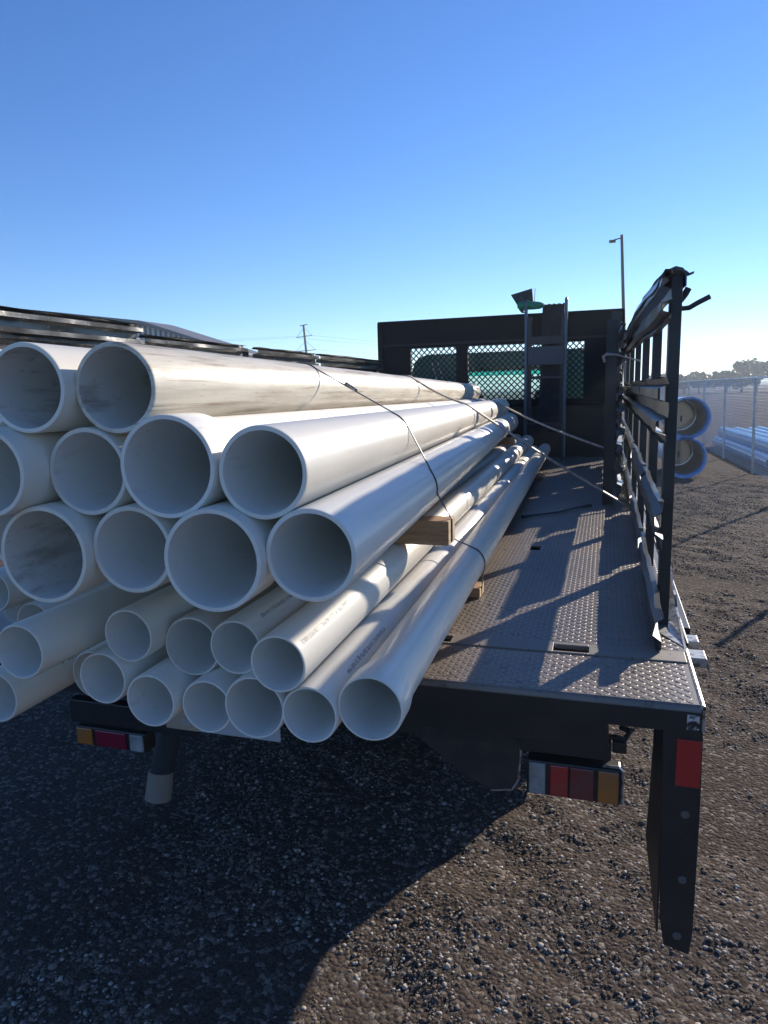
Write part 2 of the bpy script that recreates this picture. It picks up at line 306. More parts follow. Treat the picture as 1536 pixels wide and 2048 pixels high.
MB().box(.177, .230, YB - .001, YB + .002, -.922, -.806).build('reflector', LREF, leg, bevel=.001)
for i, (x, z) in enumerate(((.202, -.993), (.203, -1.163), (.197, -1.315))):
    MB().lathe([(0, 0.0005), (0, .0085), (.0015, .010), (.004, .010)], (x, YB - .002, z), (0, 1, 0), 16, False).build('bolt', BOLT, leg, smooth=True)
MB().box(.196, .222, YB - .0045, YB - .0028, -.778, -.742).build('worn_patch', mat('bare_metal_wear', (.02, .02, .022), .4, .2, noise=[(38, (.55, .55, .56), .47, .55, (1, 1, 2.2))]), leg)
d = MB()
d.prism([(-2.318, DZ - .0665), (-2.232, DZ - .0665), (-2.25, -1.36), (-2.31, -1.36)], 'y', YB + .002, YB + .008); leg2 = d.build('guard_leg', BLK, T, bevel=.0015)
MB().box(-2.316, -2.263, YB - .001, YB + .002, -.922, -.806).build('reflector', LREF, leg2, bevel=.001)
# light bar and lamps
MB().box(-.20, .038, 1.81, 1.85, -.975, -.925).build('light_bar', BLK, T, bevel=.004)
MB().box(.040, .076, 1.815, 1.85, -.952, -.921).build('bar_bracket', BLK, T, bevel=.003)
MB().tube([(.03, 1.80, -.90), (.05, 1.79, -.893), (.07, 1.80, -.902), (.085, 1.84, -.895), (.06, 1.86, -.90)], .007, 8).build('wiring', RUB, T, smooth=True)
def lamp(x0, x1, z0, z1, y, order, name='tail_light'):
    h = MB().box(x0, x1, y, y + .055, z0, z1).build(name, BLK, T, bevel=.006)
    b_ = MB().box(x0 - .003, x1 + .003, y + .006, y + .012, z0 - .003, z1 + .004)
    W = x1 - x0
    for (a, c, m, nm) in order: MB().box(x0 + a * W + .002, x0 + c * W - .002, y - .006, y + .002, z0 + .005, z1 - .005).build(nm, m, h, bevel=.003)
    return h
h = lamp(-.180, .064, -1.092, -.992, 1.80, ((.02, .215, LWHT, 'clear_lens'), (.25, .46, LRED, 'red_lens'), (.46, .73, mat('dark_red_lens', (.20, .012, .02), .2, coat=.4, noise=[(9, (.12, .05, .05), .35, .65, ONE)], bump=(160, .25, .002)), 'red_lens'), (.755, .985, LAMB, 'amber_lens')))
MB().tube([(.02, 1.81, -.988), (.058, 1.81, -.988), (.068, 1.81, -.998), (.068, 1.81, -1.09)], .004, 6).build('lamp_guard_edge', WORN, h, smooth=True)
h = lamp(-1.675, -1.40, -1.143, -1.076, 1.80, ((.02, .26, LAMB, 'amber_lens'), (.30, .74, mat('deep_red_lens', (.20, .008, .03), .25, coat=.5), 'red_lens'), (.78, .98, LWHT, 'clear_lens')))
MB().box(-1.70, -1.22, 1.81, 1.85, -1.07, -.99).build('light_bar', BLK, T, bevel=.004)
MB().box(-2.15, .0, 1.86, 1.90, -.99, -.8685).build('rear_apron', BLKM, T, bevel=.004)
# plate board under the load
pl = MB().box(-1.24, -.865, 1.700, 1.706, -.982, -.905).build('number_plate', PLWHT, T, bevel=.001)
MB().box(-1.24, -1.13, 1.697, 1.6995, -.981, -.906).build('tan_panel', PLTAN, pl)
text_on(pl, "88", .030, lambda a, b: (-1.185 + a, 1.6955, -.965 + b), PLWHT, 'plate_digits')
MB().box(-.99, -.90, 1.86, 1.8595, -1.006, -.990).build('tag_strip', PLWHT, T)
# tailpipe, mud flaps, wheels
MB().tube([(-1.45, 3.2, -1.12), (-1.58, 2.45, -1.20), (-1.63, 2.26, -1.30), (-1.640, 2.20, -1.44), (-1.642, 2.19, -1.49)], .046, 20).build('exhaust_tube', BLKM, T, smooth=True)
MB().tube([(-1.642, 2.19, -1.455), (-1.645, 2.18, -1.50), (-1.65, 2.165, -1.562)], [.049, .050, .050], 24).build('tail_pipe', EXH, T, smooth=True)
MB().prism([(-.62, -.90), (-.245, -.93), (-.236, -1.16), (-.246, -1.28), (-.31, -1.315), (-.42, -1.27), (-.62, -1.12)], 'y', 2.15, 2.156).build('inner_fender', BLKM, T)
MB().tube([(-.242, 2.152, -1.05), (-.234, 2.152, -1.16), (-.240, 2.152, -1.26), (-.262, 2.152, -1.300), (-.33, 2.152, -1.312)], .0035, 6).build('fender_edge', WORN, T, smooth=True)
for x0, x1 in ((-.50, .02), (-2.10, -1.58)):
    MB().prism([(x0, -.80), (x1, -.80), (x1, -1.45), (x1 - .04, -1.49), (x0 + .04, -1.49), (x0, -1.45)], 'y', 3.33, 3.342).build('mud_flap', BLKM, T)
def wheel(x, y, wd):
    tb = MB().lathe([(-wd / 2 + .03, .25), (-wd / 2, .30), (-wd / 2, .36), (-wd / 2 + .02, .395), (-wd / 2 + .05, .405), (wd / 2 - .05, .405), (wd / 2 - .02, .395), (wd / 2, .36), (wd / 2, .30), (wd / 2 - .03, .25)], (x, y, GZ + .405), (1, 0, 0), 48)
    wo = MB().lathe([(-wd / 2 + .05, .10), (-wd / 2 + .04, .25), (wd / 2 - .04, .25), (wd / 2 - .05, .10), (.02, .03), (-.02, .03)], (x, y, GZ + .405), (1, 0, 0), 32).build('wheel', BLKM, T, smooth=True)
    tb.build('tyre', RUB, wo, smooth=True)
for x in (-.10, -.36, -1.70, -1.96): wheel(x, 3.85, .23)
for x in (-.12, -1.94): wheel(x, 8.4, .24)
MB().tube([(-1.9, 3.85, GZ + .405), (-.15, 3.85, GZ + .405)], .06, 12).build('rear_axle', BLKM, T, smooth=True)
MB().box(-1.9, -1.5, 4.9, 6.2, -1.35, -.82).build('fuel_tank', BLKM, T, bevel=.04)
# rub rails
MB().box(XR + .002, XR + .008, 2.05, 7.5, -.80, DZ + .004).box(XR + .008, XR + .040, 2.3, 7.5, -.795, -.755).build('rub_rail', BLK, T, bevel=.003)
MB().box(XL - .04, XL - .004, 1.8, 7.5, -.80, DZ + .004).build('rub_rail', BLK, T, bevel=.003)
# torn bright bracket at the foot of the right rack
d = MB()
d.prism([(2.00, DZ), (2.10, DZ + .012), (2.20, DZ + .030), (2.29, DZ + .034), (2.33, DZ + .062), (2.40, DZ + .060), (2.52, DZ + .10), (2.56, DZ + .10), (2.56, DZ)], 'x', .224, .230)
d.add([(.224, 2.02, DZ + .002), (.150, 2.16, DZ + .003), (.157, 2.22, DZ + .003), (.224, 2.15, DZ + .002), (.165, 2.34, DZ + .012), (.224, 2.30, DZ + .03), (.175, 2.36, DZ + .014), (.224, 2.36, DZ + .045)], [(0, 1, 2, 3), (2, 4, 6, 7, 5, 3)])
d.build('torn_bracket', WORN, T)
MB().box(.242, .278, 2.14, 2.20, -.765, -.742).build('pocket_bracket', WORN, T, bevel=.002)
MB().box(.242, .285, 2.02, 2.09, -.775, -.748).prism([(.285, -.748), (.278, -.748), (.292, -.790), (.297, -.788)], 'y', 2.02, 2.04).build('pocket_bracket', WORN, T, bevel=.002)
# corrugated rack panels
def corrugated(name, parent, m, xf, y0, y1, ztop, zbot, side=-1, dep=.030, ribs=2, seed=0, dent=.006, ny=26, curl=0.0):
    r = random.Random(seed); prof = []
    per = 1 / ribs
    for k in range(ribs):
        for a, dd in ((0, 0), (.22, 0), (.34, 1), (.66, 1), (.78, 0)): prof.append(((k + a) * per, dd))
    prof.append((1, 0)); prof = [(0.0, .8), (.006, .2)] + prof[1:] + [(1.004, .5)]
    ph = [r.uniform(0, 6) for _ in range(8)]; th = .0022; V = []; n = len(prof)
    for layer in (0, 1):
        for i in range(ny + 1):
            t = i / ny; y = y0 + (y1 - y0) * t; zt = ztop(y) if callable(ztop) else ztop; zb_ = zbot(y) if callable(zbot) else zbot
            for j, (s_, dd) in enumerate(prof):
                dn = dent * (math.sin(7 * t + 5 * s_ + ph[0]) + .7 * math.sin(17 * t - 9 * s_ + ph[1]) + .5 * math.sin(31 * t + ph[2] + 13 * s_))
                ez = dent * .9 * (math.sin(9 * t + ph[3]) + .6 * math.sin(23 * t + ph[4])) * (1 if s_ > .99 or s_ < .01 else .3)
                x = xf(y) + side * (dd * dep + dn + .004) + layer * side * th
                V.append((x, y + (.006 * math.sin(11 * s_ + ph[5]) if i in (0, ny) else 0), zt + (zb_ - zt) * s_ + ez))
    F = []; W = (ny + 1) * n
    for i in range(ny):
        for j in range(n - 1):
            a = i * n + j; F.append((a, a + 1, a + n + 1, a + n)); F.append((W + a, W + a + n, W + a + n + 1, W + a + 1))
    for i in range(ny):
        for j in (0, n - 1): a = i * n + j; F.append((a, a + n, W + a + n, W + a))
    for j in range(n - 1):
        for i in (0, ny): a = i * n + j; F.append((a, W + a, W + a + 1, a + 1))
    return MB().add(V, F).build(name, m, parent, smooth=True)
rx = lambda y: .156 + .003 * (y - 2.2)
def pw(y, *kn):
    for (a, p), (c, q) in zip(kn, kn[1:]):
        if y <= c: return p + (q - p) * (y - a) / (c - a)
    return kn[-1][1]
aTop = lambda y: pw(y, (2.1, .300), (3.2, .362), (4.4, .408), (7.5, .485))
aBot = lambda y: pw(y, (2.1, .172), (2.6, .172), (4.4, .225), (7.5, .272))
rows = [(aTop, aBot, (2.07, 4.22, 5.7, 7.45), 2), (.020, -.158, (2.07, 3.30, 4.52, 5.9, 7.45), 2), (-.318, -.458, (2.07, 3.00, 4.25, 5.9, 7.45), 1), (lambda y: pw(y, (1.9, -.600), (2.3, -.588), (3.2, -.582), (4.4, -.60), (7.5, -.60)), -.7155, (1.97, 3.01, 4.27, 5.95, 7.45), 1)]
for ri, (zt, zbm, ys_, nr) in enumerate(rows):
    for k in range(len(ys_) - 1):
        if ri in (0, 1): corrugated('rack_panel', T, BLKG, lambda y: rx(y) + .012, ys_[k] - (.03 if k else 0), ys_[k + 1], zt, zbm, -1, .028, nr, seed=ri * 10 + k, dent=.0018)
        else: corrugated('rack_panel', T, BLKG, (lambda y, ri=ri: rx(y) + .012), ys_[k] + (.040 if k else 0), ys_[k + 1] - .040, zt, zbm, -1, .022, nr, seed=ri * 10 + k, dent=.0018)
for y in (2.20, 2.95, 3.80, 4.80, 6.0, 7.30):
    x = rx(y) + .006; zt = aTop(y) - .006
    d = MB().box(x + .004, x + .036, y, y + .005, DZ + .002, zt).box(x + .004, x + .009, y + .005, y + .055, DZ + .002, zt).box(x + .031, x + .036, y + .005, y + .055, DZ + .002, zt)
    d.build('rack_stake', BLK, T, bevel=.0015)
# steel sheet strip curled over the top of the rear stake, tie-down hooks
cp = [(.126, .262), (.134, .285), (.150, .306), (.175, .316), (.194, .310), (.204, .296), (.2045, .262), (.2005, .262), (.199, .292), (.190, .302), (.172, .307), (.153, .299), (.139, .281), (.130, .262)]
V = []; n_ = len(cp)
for i, y in enumerate(np.linspace(2.17, 4.15, 12)): V += [(a, y, b_ + aTop(y) - .300 + .003 * math.sin(5 * i)) for a, b_ in cp]
MB().add(V, [tuple(range(n_)), tuple(range(11 * n_, 12 * n_))] + [(i * n_ + j, i * n_ + (j + 1) % n_, (i + 1) * n_ + (j + 1) % n_, (i + 1) * n_ + j) for i in range(11) for j in range(n_)]).build('rack_cap', BLKG, T, smooth=True)
hk = MB().tube([(.185, 2.26, .226), (.203, 2.26, .214), (.222, 2.26, .215), (.245, 2.26, .228), (.276, 2.26, .243)], .0075, 10); hk.build('tie_hook', BLK, T, smooth=True)
MB().tube([(.188, 2.27, .232), (.200, 2.27, .240), (.211, 2.27, .255), (.219, 2.27, .271)], .0095, 10).build('tie_hook', BLK, T, smooth=True)
MB().prism([(.196, .315), (.206, .314), (.215, .306), (.227, .310), (.227, .305), (.213, .300), (.196, .302)], 'y', 2.22, 2.24).build('top_clip', BLK, T)
# left rack
lx = lambda y: -2.275
for k, (a, c, dz_) in enumerate(((1.95, 3.12, .048), (3.14, 4.22, .0), (4.36, 5.42, .0), (5.46, 7.16, .004))):
    corrugated('rack_panel', T, SILV, lx, a, c, .318 + dz_, .20 + dz_, 1, .045, 2, seed=50 + k, dent=.0015)
    corrugated('rack_panel', T, SILV, lambda y: -2.262, a + .02, c + .02, .245 if k == 0 else .198, -.035, 1, .035, 3, seed=60 + k, dent=.0015)
    corrugated('rack_panel', T, BLKG, lambda y: -2.275, a, c, -.02, -.30, 1, .035, 2, seed=70 + k, dent=.004)
for y in (2.0, 3.13, 4.29, 5.44, 7.1):
    MB().box(-2.33, -2.285, y, y + .05, -.80, .30).build('rack_stake', BLK, T, bevel=.002)
# headboard
H = MB(); Y0, Y1 = 7.60, 7.66; HX0, HX1 = -2.405, .15; zt_, z0_, z1_ = .753, -.115, .455
wins = [(-2.045, -1.540), (-1.415, -.640), (-.575, -.222)]
H.box(HX0, HX1, Y0, Y1, .50, zt_ - .012)
xs = [HX0] + [v for q in wins for v in q] + [HX1]
for i in range(0, len(xs), 2): H.box(xs[i], xs[i + 1], Y0 + .004, Y1, z0_, .50)
for (a, c) in wins: H.box(a, c, Y0 + .004, Y1, z1_, .50)
H.box(HX0, HX1, Y0 + .004, Y1, -.16, z0_)
hb = H.build('headboard', BLKH, T)
MB().box(HX0, HX1, Y0 - .02, Y1 + .01, zt_ - .012, zt_).build('top_rail', BLKH, hb, bevel=.003)
MB().box(HX0 + .02, HX1 - .03, Y0 - .018, Y0 - .001, .482, .505).build('trim_strip', BLKM, hb)
MB().box(HX0, HX1, Y0 + .003, Y1, -.82, -.161).build('lower_panel', PLY, hb)
MB().box(HX0, HX1, Y0 - .03, Y0 + .002, -.185, -.150).build('mid_rail', BLKH, hb, bevel=.003)
MB().box(HX0 - .005, HX0 + .05, Y0 - .02, Y1 + .01, -.80, zt_ - .0125).build('side_post', BLKH, hb, bevel=.003)
MB().box(HX1 - .06, HX1 + .01, Y0 - .03, Y1 + .01, -.80, zt_ - .0125).build('side_post', BLKH, hb, bevel=.003)
for (a, c) in wins:
    g = MB(); p = .0615; n = int((c - a) / p) + 1; hgt = z1_ - z0_
    def clip(xa, za, dx):
        # 45 degree bar starting at (xa, za) clipped to the window
        t0 = max(0, (a - xa) / dx if dx > 0 else (c - xa) / dx); t1 = min(hgt, (c - xa) / dx if dx > 0 else (a - xa) / dx)
        return t0, t1
    for dx in (1, -1):
        k0 = int(hgt / p) + 2
        for k in range(-k0, n + k0):
            xa = a + k * p
            t0, t1 = clip(xa, z0_, dx)
            if t1 - t0 < .01: continue
            yy = Y0 + .012 if dx > 0 else Y0 + .0165
            P0 = (xa + dx * t0, z0_ + t0); P1 = (xa + dx * t1, z0_ + t1); wv = .0058; nx_, nz_ = -dx * wv * .7071, wv * .7071
            nx_, nz_ = (wv * .7071, -dx * wv * .7071)
            q = [(P0[0] - nx_, P0[1] - nz_), (P1[0] - nx_, P1[1] - nz_), (P1[0] + nx_, P1[1] + nz_), (P0[0] + nx_, P0[1] + nz_)]
            g.prism(q, 'y', yy, yy + .004)
    g.build('mesh_window', BLKH, hb)
# cab behind it
def rrect(x0, x1, z0, z1, r, n=6):
    o = []
    for cx_, cz, a0 in ((x1 - r, z1 - r, 0), (x0 + r, z1 - r, 90), (x0 + r * .4, z0 + r * .4, 180), (x1 - r * .4, z0 + r * .4, 270)):
        rr = r if a0 < 180 else r * .4
        o += [(cx_ + rr * math.cos(math.radians(a0 + 90 * k / n)), cz + rr * math.sin(math.radians(a0 + 90 * k / n))) for k in range(n + 1)]
    return o
def wall_hole(b, outer, inner, y0, y1):
    """two same-length loops bridged into a slab with a hole"""
    n = len(outer); vs = [(x, y0, z) for x, z in outer] + [(x, y0, z) for x, z in inner] + [(x, y1, z) for x, z in outer] + [(x, y1, z) for x, z in inner]
    f = []
    for i in range(n):
        j = (i + 1) % n; f += [(i, j, n + j, n + i), (2 * n + i, 3 * n + i, 3 * n + j, 2 * n + j), (n + i, n + j, 3 * n + j, 3 * n + i), (i, 2 * n + i, 2 * n + j, j)]
    b.add(vs, f)
cab = MB(); ou = rrect(-2.19, -.10, -1.15, .415, .22); inn = rrect(-2.13, -.16, -1.09, .375, .18)
wall_hole(cab, ou, rrect(-1.52, -.66, -.20, .245, .05), 8.20, 8.23)
wall_hole(cab, ou, inn, 8.23, 9.9)
wall_hole(cab, ou, rrect(-2.02, -.27, -.35, .24, .08), 9.9, 9.93)
cb = cab.build('cab', GREEN, T)
MB().prism(rrect(-1.54, -.64, -.22, .265, .05), 'y', 8.235, 8.241).build('rear_window', GLASS, cb)
MB().prism(rrect(-2.04, -.25, -.37, .18, .06), 'y', 9.885, 9.891).build('windshield', GLASS, cb)
MB().box(-2.04, -.25, 9.885, 9.891, .181, .245).build('tinted_band', TEAL, cb)
for x in (-1.80, -1.15, -.50, -.30):
    MB().box(x - .045, x + .045, 8.9, 8.98, .414, .455).build('marker_light', ORNG, cb, bevel=.01)
for x in (-1.7, -.62): MB().box(x - .22, x + .22, 8.9, 9.02, -.9, -.02).build('seat_back', mat('seat_grey', (.22, .22, .22), .8), cb, bevel=.05)
MB().tube([(-1.95, 8.19, .32), (-1.78, 8.19, -.25)], .012, 6).build('grab_bar', GALV, cb)
MB().tube([(-1.88, 8.19, .33), (-1.70, 8.19, -.25)], .008, 6).build('exhaust_bracket', GALV, cb)
# ------------------------------------------------------------------ pipes
# name: (x, y, z of the near mouth, outer radius, label, material index, stained)
DP = Vector((-.072, 1, -.0085)).normalized(); DS = Vector((-.027, 1, -.004)).normalized()
PIPES = [
 ('P1', -1.028, 1.071, .024, .084, 'large white pipe at the left end of the top row, its mouth streaked brown inside', 0, 1),
 ('P2', -.863, 1.111, .020, .084, 'large white pipe ending the top row, brown dirt streak along its side', 3, 1),
 ('P3', -1.097, 1.025, -.130, .084, 'large second row pipe cut by the photo edge, below the leftmost top pipe', 0, 0),
 ('P4', -.934, 1.103, -.135, .084, 'large white pipe in the second row tucked under and between the two top pipes', 1, 0),
 ('P5', -.755, 1.096, -.124, .095, 'large belled pipe second from the right in the second row, ring step inside', 2, 0),
 ('P6', -.573, 1.113, -.135, .084, 'large white pipe at the right end of the second row with scuffed sunlit top', 0, 0),
 ('P7', -.486, 1.108, -.279, .084, 'large white pipe at the right end of the third row, resting above the timber block', 2, 0),
 ('P8', -.662, 1.074, -.289, .095, 'widest belled white pipe in the third row, second from the right', 2, 0),
 ('P9', -.843, 1.094, -.281, .084, 'large white pipe in the third row just left of the widest belled mouth', 1, 0),
 ('P10', -1.019, 1.060, -.291, .095, 'large belled pipe at the left of the third row, dark smudge inside', 0, 1),
 ('S2', -1.097, 1.053, -.490, .057, 'small pipe at far left of the small upper row, cut by the photo edge', 1, 0),
 ('S3', -1.231, 1.106, -.623, .057, 'small white pipe at bottom left with black SCH 40 PVC print along it', 1, 0),
 ('S5', -.931, 1.171, -.484, .057, 'small upper row pipe under the large third row pipe left of the widest one', 1, 0),
 ('S7', -1.001, 1.166, -.582, .057, 'small pipe mouth in front of a recessed dark one, left in the bottom row', 2, 0),
 ('S8', -.881, 1.159, -.616, .057, 'small white pipe in the bottom row with 100.2 PSI printed on top', 2, 0),
 ('S9', -.815, 1.223, -.516, .0645, 'small belled pipe in the small upper row, below the widest large mouth', 1, 0),
 ('S10', -.761, 1.178, -.624, .057, 'small bottom row pipe over the number plate, right of the PSI printed one', 2, 0),
 ('S11', -.645, 1.163, -.606, .0645, 'small belled white pipe third from the right in the bottom row', 2, 0),
 ('S12', -.695, 1.193, -.497, .057, 'small grey white upper row pipe with dotted ASTM print on its top', 1, 0),
 ('S13', -.580, 1.146, -.503, .057, 'small pipe ending the small upper row, sunlit, with POTABLE print', 0, 0),
 ('S14', -.526, 1.160, -.606, .057, 'small white pipe second from the right in the bottom row with faint print along it', 2, 0),
 ('S15', -.407, 1.172, -.585, .0645, 'small belled pipe at the right end of the bottom row, beside open deck', 0, 0),
 ('S1', -1.655, 1.600, -.603, .057, 'recessed small pipe at far left, half hidden below the smudged large mouth', 1, 0),
 ('S4', -1.358, 1.626, -.609, .057, 'recessed thin walled small pipe peeking out left of the small upper row mouths', 1, 0),
 ('P11', -1.205, 1.20, -.286, .084, 'large pipe outside the photo edge, left end of the third row', 1, 0),
 ('P12', -1.285, 1.16, -.130, .084, 'large pipe outside the photo edge, left end of the second row', 0, 0),
 ('P13', -1.215, 1.14, .026, .084, 'large pipe outside the photo edge, left end of the top row', 2, 0),
 ('S16', -1.500, 1.50, -.606, .057, 'recessed small pipe body in the dark gap left of the thin walled mouth', 1, 0),
 ('S17', -1.578, 1.45, -.508, .057, 'recessed small pipe body in the shade under the smudged large mouth', 1, 0),
 ('S6', -1.110, 1.264, -.624, .057, 'recessed small pipe mouth half hidden behind another in the bottom row', 1, 0)]
PRINT = {'S3': ('PVC   4" IPS SCH 40 PVC 1120  F', .0190, 38, .42, .075), 'S8': ("100.2 PSI", .0155, 78, .16, .0), 'S12': ("NSF-pw  ASTM D1785-01 SDR 81(2)-U-1/4 NSF", .0130, 62, .33, .03),
         'S13': ('Cemtd PW  4" SCH 40 PVC 1120 POTABLE', .0145, 47, .30, .03), 'S14': ('4" SCH 40 PVC 1120 PR 220 PSI @ 73 NSF PW', .0135, 52, .40, .06)}
for (nm, x, y, z, Ro, lab, mi, st) in PIPES:
    big = nm[0] == 'P'; ax = DP if big else DS; Rb = .084 if big else .057; wl = .0100 if big else (.0056 if nm not in ('S4', 'S1') else .003); L = 6.08
    bell = Ro > Rb + .001; yend = y + L
    if bell:      # socket toward the camera
        bl = .13 if big else .085
        outp = [(.004, Ro), (bl - .02, Ro), (bl + .035, Rb), (L - .002, Rb)]; inp = [(L - .002, Rb - wl), (bl + .03, Rb - wl), (bl - .012, Ro - wl), (.004, Ro - wl)]
        rim = [(0, Ro - wl + .002), (0, Ro - .002), (.004, Ro), (.004, Ro - wl)]
    else:         # socket at the far end
        outp = [(.003, Rb), (L - .20, Rb), (L - .15, Rb * 1.12), (L - .002, Rb * 1.12)]; inp = [(L - .002, Rb * 1.12 - wl), (L - .15, Rb * 1.12 - wl), (L - .20, Rb - wl), (.003, Rb - wl)]
    # one closed surface, with the bore on its own material
    prof = [(0.0, (Ro if bell else Rb) - .0016)] + outp + inp + [(0.0, (Ro if bell else Rb) - wl + .0012)]
    # subdivide the long runs so that the pipe can sag a hair between its supports
    b = MB().lathe(prof, (x, y, z), ax, 72 if big else 56)
    mO = PVCD if mi == 3 else PVC[mi]
    o = b.build('pvc_pipe', [mO, PVCIS if st else PVCI], None, smooth=True, loc=(x, y, z))
    tag(o, lab, 'pipe', 'white pipes loaded on the truck')
    me = o.data; c0 = Vector((0, 0, 0))
    for p in me.polygons:
        cpos = p.center; t = cpos.dot(ax); rad = cpos - ax * t
        if p.normal.dot(rad) < -1e-6: p.material_index = 1
    if nm in PRINT:
        s, sz, ang, start, endg = PRINT[nm]; a0 = math.radians(ang); R_ = Rb + .0004
        zz = Vector((0, 0, 1)); zz = (zz - ax * zz.dot(ax)).normalized(); xx = ax.cross(zz)
        def fm(uu, vv, a0=a0, R_=R_, ax=ax, xx=xx, zz=zz, x=x, y=y, z=z, start=start):
            a = a0 - vv / R_; return Vector((x, y, z)) + ax * (start - uu) + (xx * math.cos(a) + zz * math.sin(a)) * R_
        text_on(o, s, sz, fm, INK, font_scale=1.05)
# ------------------------------------------------------------------ dunnage and straps
def timber(x0, x1, y, z0, z1, wd, lab):
    o = MB().box(x0, x1 - .0015, y, y + wd, z0, z1).build('timber_block', WOOD, None, bevel=.002, loc=(x1, y, z0))
    MB().box(x1 - .0015, x1 + .0005, y + .001, y + wd - .001, z0 + .001, z1 - .001).build('sawn_end', WOODE, o); return tag(o, lab, 'timber', 'timbers under the pipes')
timber(-1.50, -.425, 1.965, -.446, -.374, .088, 'thick brown timber between the large and small pipes, strap over its end')
timber(-2.0, -.402, 2.36, DZ + .0025, -.683, .088, 'flat pale timber lying on the deck, its end just past the small pipes')
timber(-2.0, -.46, 5.6, DZ + .0025, -.700, .088, 'flat timber under the small pipes near the headboard')
timber(-1.9, -.725, 5.95, -.464, -.408, .088, 'far brown timber between the pipe layers near the headboard')
def strap(name, pts, wd, m, lab, wv=(0, 1, 0), th=.0016, sag=0, tw=0):
    P = [Vector(p) for p in pts]; out = []
    for i in range(len(P) - 1):
        n = max(2, int((P[i + 1] - P[i]).length / .04))
        for k in range(n): t = k / n; q = P[i].lerp(P[i + 1], t); q.z -= sag * math.sin(math.pi * t) if (P[i + 1] - P[i]).length > .3 else 0; out.append(q)
    out.append(P[-1]); b = MB().ribbon(out, wv, wd, th); o = b.build(name, m, None, loc=tuple(P[0])); return tag(o, lab, 'strap', 'straps over the load')
def arc(cx_, cz_, R, y, a0, a1, n=8): return [(cx_ + R * math.cos(math.radians(a0 + (a1 - a0) * k / n)), y, cz_ + R * math.sin(math.radians(a0 + (a1 - a0) * k / n))) for k in range(n + 1)]
def ctr(nm, y):
    q = [p for p in PIPES if p[0] == nm][0]; ax = DP if nm[0] == 'P' else DS; return q[1] + ax.x / ax.y * (y - q[2]), q[3] + ax.z / ax.y * (y - q[2])
c = ctr('P1', 2.14); e1 = arc(*c, .0865, 2.14, 150, 92, 5)
c = ctr('P2', 2.12); e2 = arc(*c, .0865, 2.12, 90, 48, 5)
c = ctr('P6', 2.05); e3 = arc(*c, .0865, 2.05, 55, 28, 4)
c = ctr('P7', 2.00); e4 = arc(*c, .0865, 2.00, 22, -8, 4)
strap('cargo_strap', e1 + e2 + e3 + e4 + [(-.4225, 2.005, -.374), (-.4225, 2.005, -.44), (-.43, 2.01, -.449), (-.5, 2.02, -.449)], .007, STRAPD, 'thin dark strap from the top pipe down to the thick timber end', th=.003)
MB().tube([(-.775, 2.098, .030), (-.735, 2.084, .006)], .0052, 6).build('strap_buckle', STRAP, [o for o in S.objects if o.name.startswith('cargo_strap')][0])
c = ctr('S12', 2.33); g1 = arc(*c, .059, 2.33, 150, 85, 4)
c = ctr('S13', 2.31); g2 = arc(*c, .0595, 2.31, 110, 55, 4); c = ctr('S15', 2.34); g3 = arc(*c, .0595, 2.34, 75, -30, 8)
strap('cargo_strap', g1 + g2 + g3 + [(-.400, 2.40, -.69), (-.402, 2.40, -.715)], .006, STRAPD, 'short dark strap over the small pipes down to the timber on the deck', th=.003)
c = ctr('P1', 3.80); e1 = arc(*c, .0865, 3.8, 130, 92, 4); c = ctr('P2', 3.80); e2 = arc(*c, .0865, 3.80, 90, 50, 5)
c = ctr('P6', 3.93); e3 = arc(*c, .0865, 3.93, 66, 50, 3)
strap('cargo_strap', e1 + e2 + e3 + [(.135, 4.36, -.70), (.16, 4.38, -.715)], .022, STRAPT, 'long tan strap from the top pipe down to the foot of the rack', wv=(.2, 1, 0), sag=.012, th=.009)
c = ctr('P5', 6.15); e2 = arc(*c, .0865, 6.15, 100, 50, 5)
c = ctr('P6', 5.95); e3 = arc(*c, .0865, 5.95, 66, 50, 3)
strap('cargo_strap', e2 + e3 + [(.0, 4.55, -.375)], .020, STRAPT, 'far tan strap from the pipe bells to the post of the folded gate', wv=(.3, 1, 0), sag=.02, th=.009)
# loose bar on the deck
tag(MB().tube([(-.43, 3.93, DZ + .012), (-.36, 3.99, DZ + .014), (-.24, 4.12, DZ + .012), (-.14, 4.3, DZ + .014), (-.07, 4.4, DZ + .01)], [.010, .006, .006, .006, .009], 8).build('chain_binder', BLK, None, smooth=True, loc=(-.3, 4, DZ)), 'thin dark bent bar lying loose on the tread plate deck', 'bar')
# grit blown onto the deck
def grit():
    N = 900; k = rng.random(N); X = XR - .03 - 1.25 * rng.random(N) ** 1.3; Y = YB + .03 + 5.6 * rng.random(N) ** 1.4; b = MB()
    for i in range(N):
        r_ = .0012 + .0032 * rng.random() ** 3; a = rng.random() * 6.28; v = [(X[i] + r_ * math.cos(a + q * 2.09) * (1 + .4 * (q == 0)), Y[i] + r_ * math.sin(a + q * 2.09), DZ + .0002) for q in range(3)] + [(X[i], Y[i], DZ + r_ * 1.3)]
        b.add(v, [(0, 1, 3), (1, 2, 3), (2, 0, 3), (0, 2, 1)])
    tag(b.build('deck_grit', STON[1:3] and STON[1], None), 'pale grit and dust crumbs scattered over the tread plate deck', 'grit', kind='stuff')
grit()
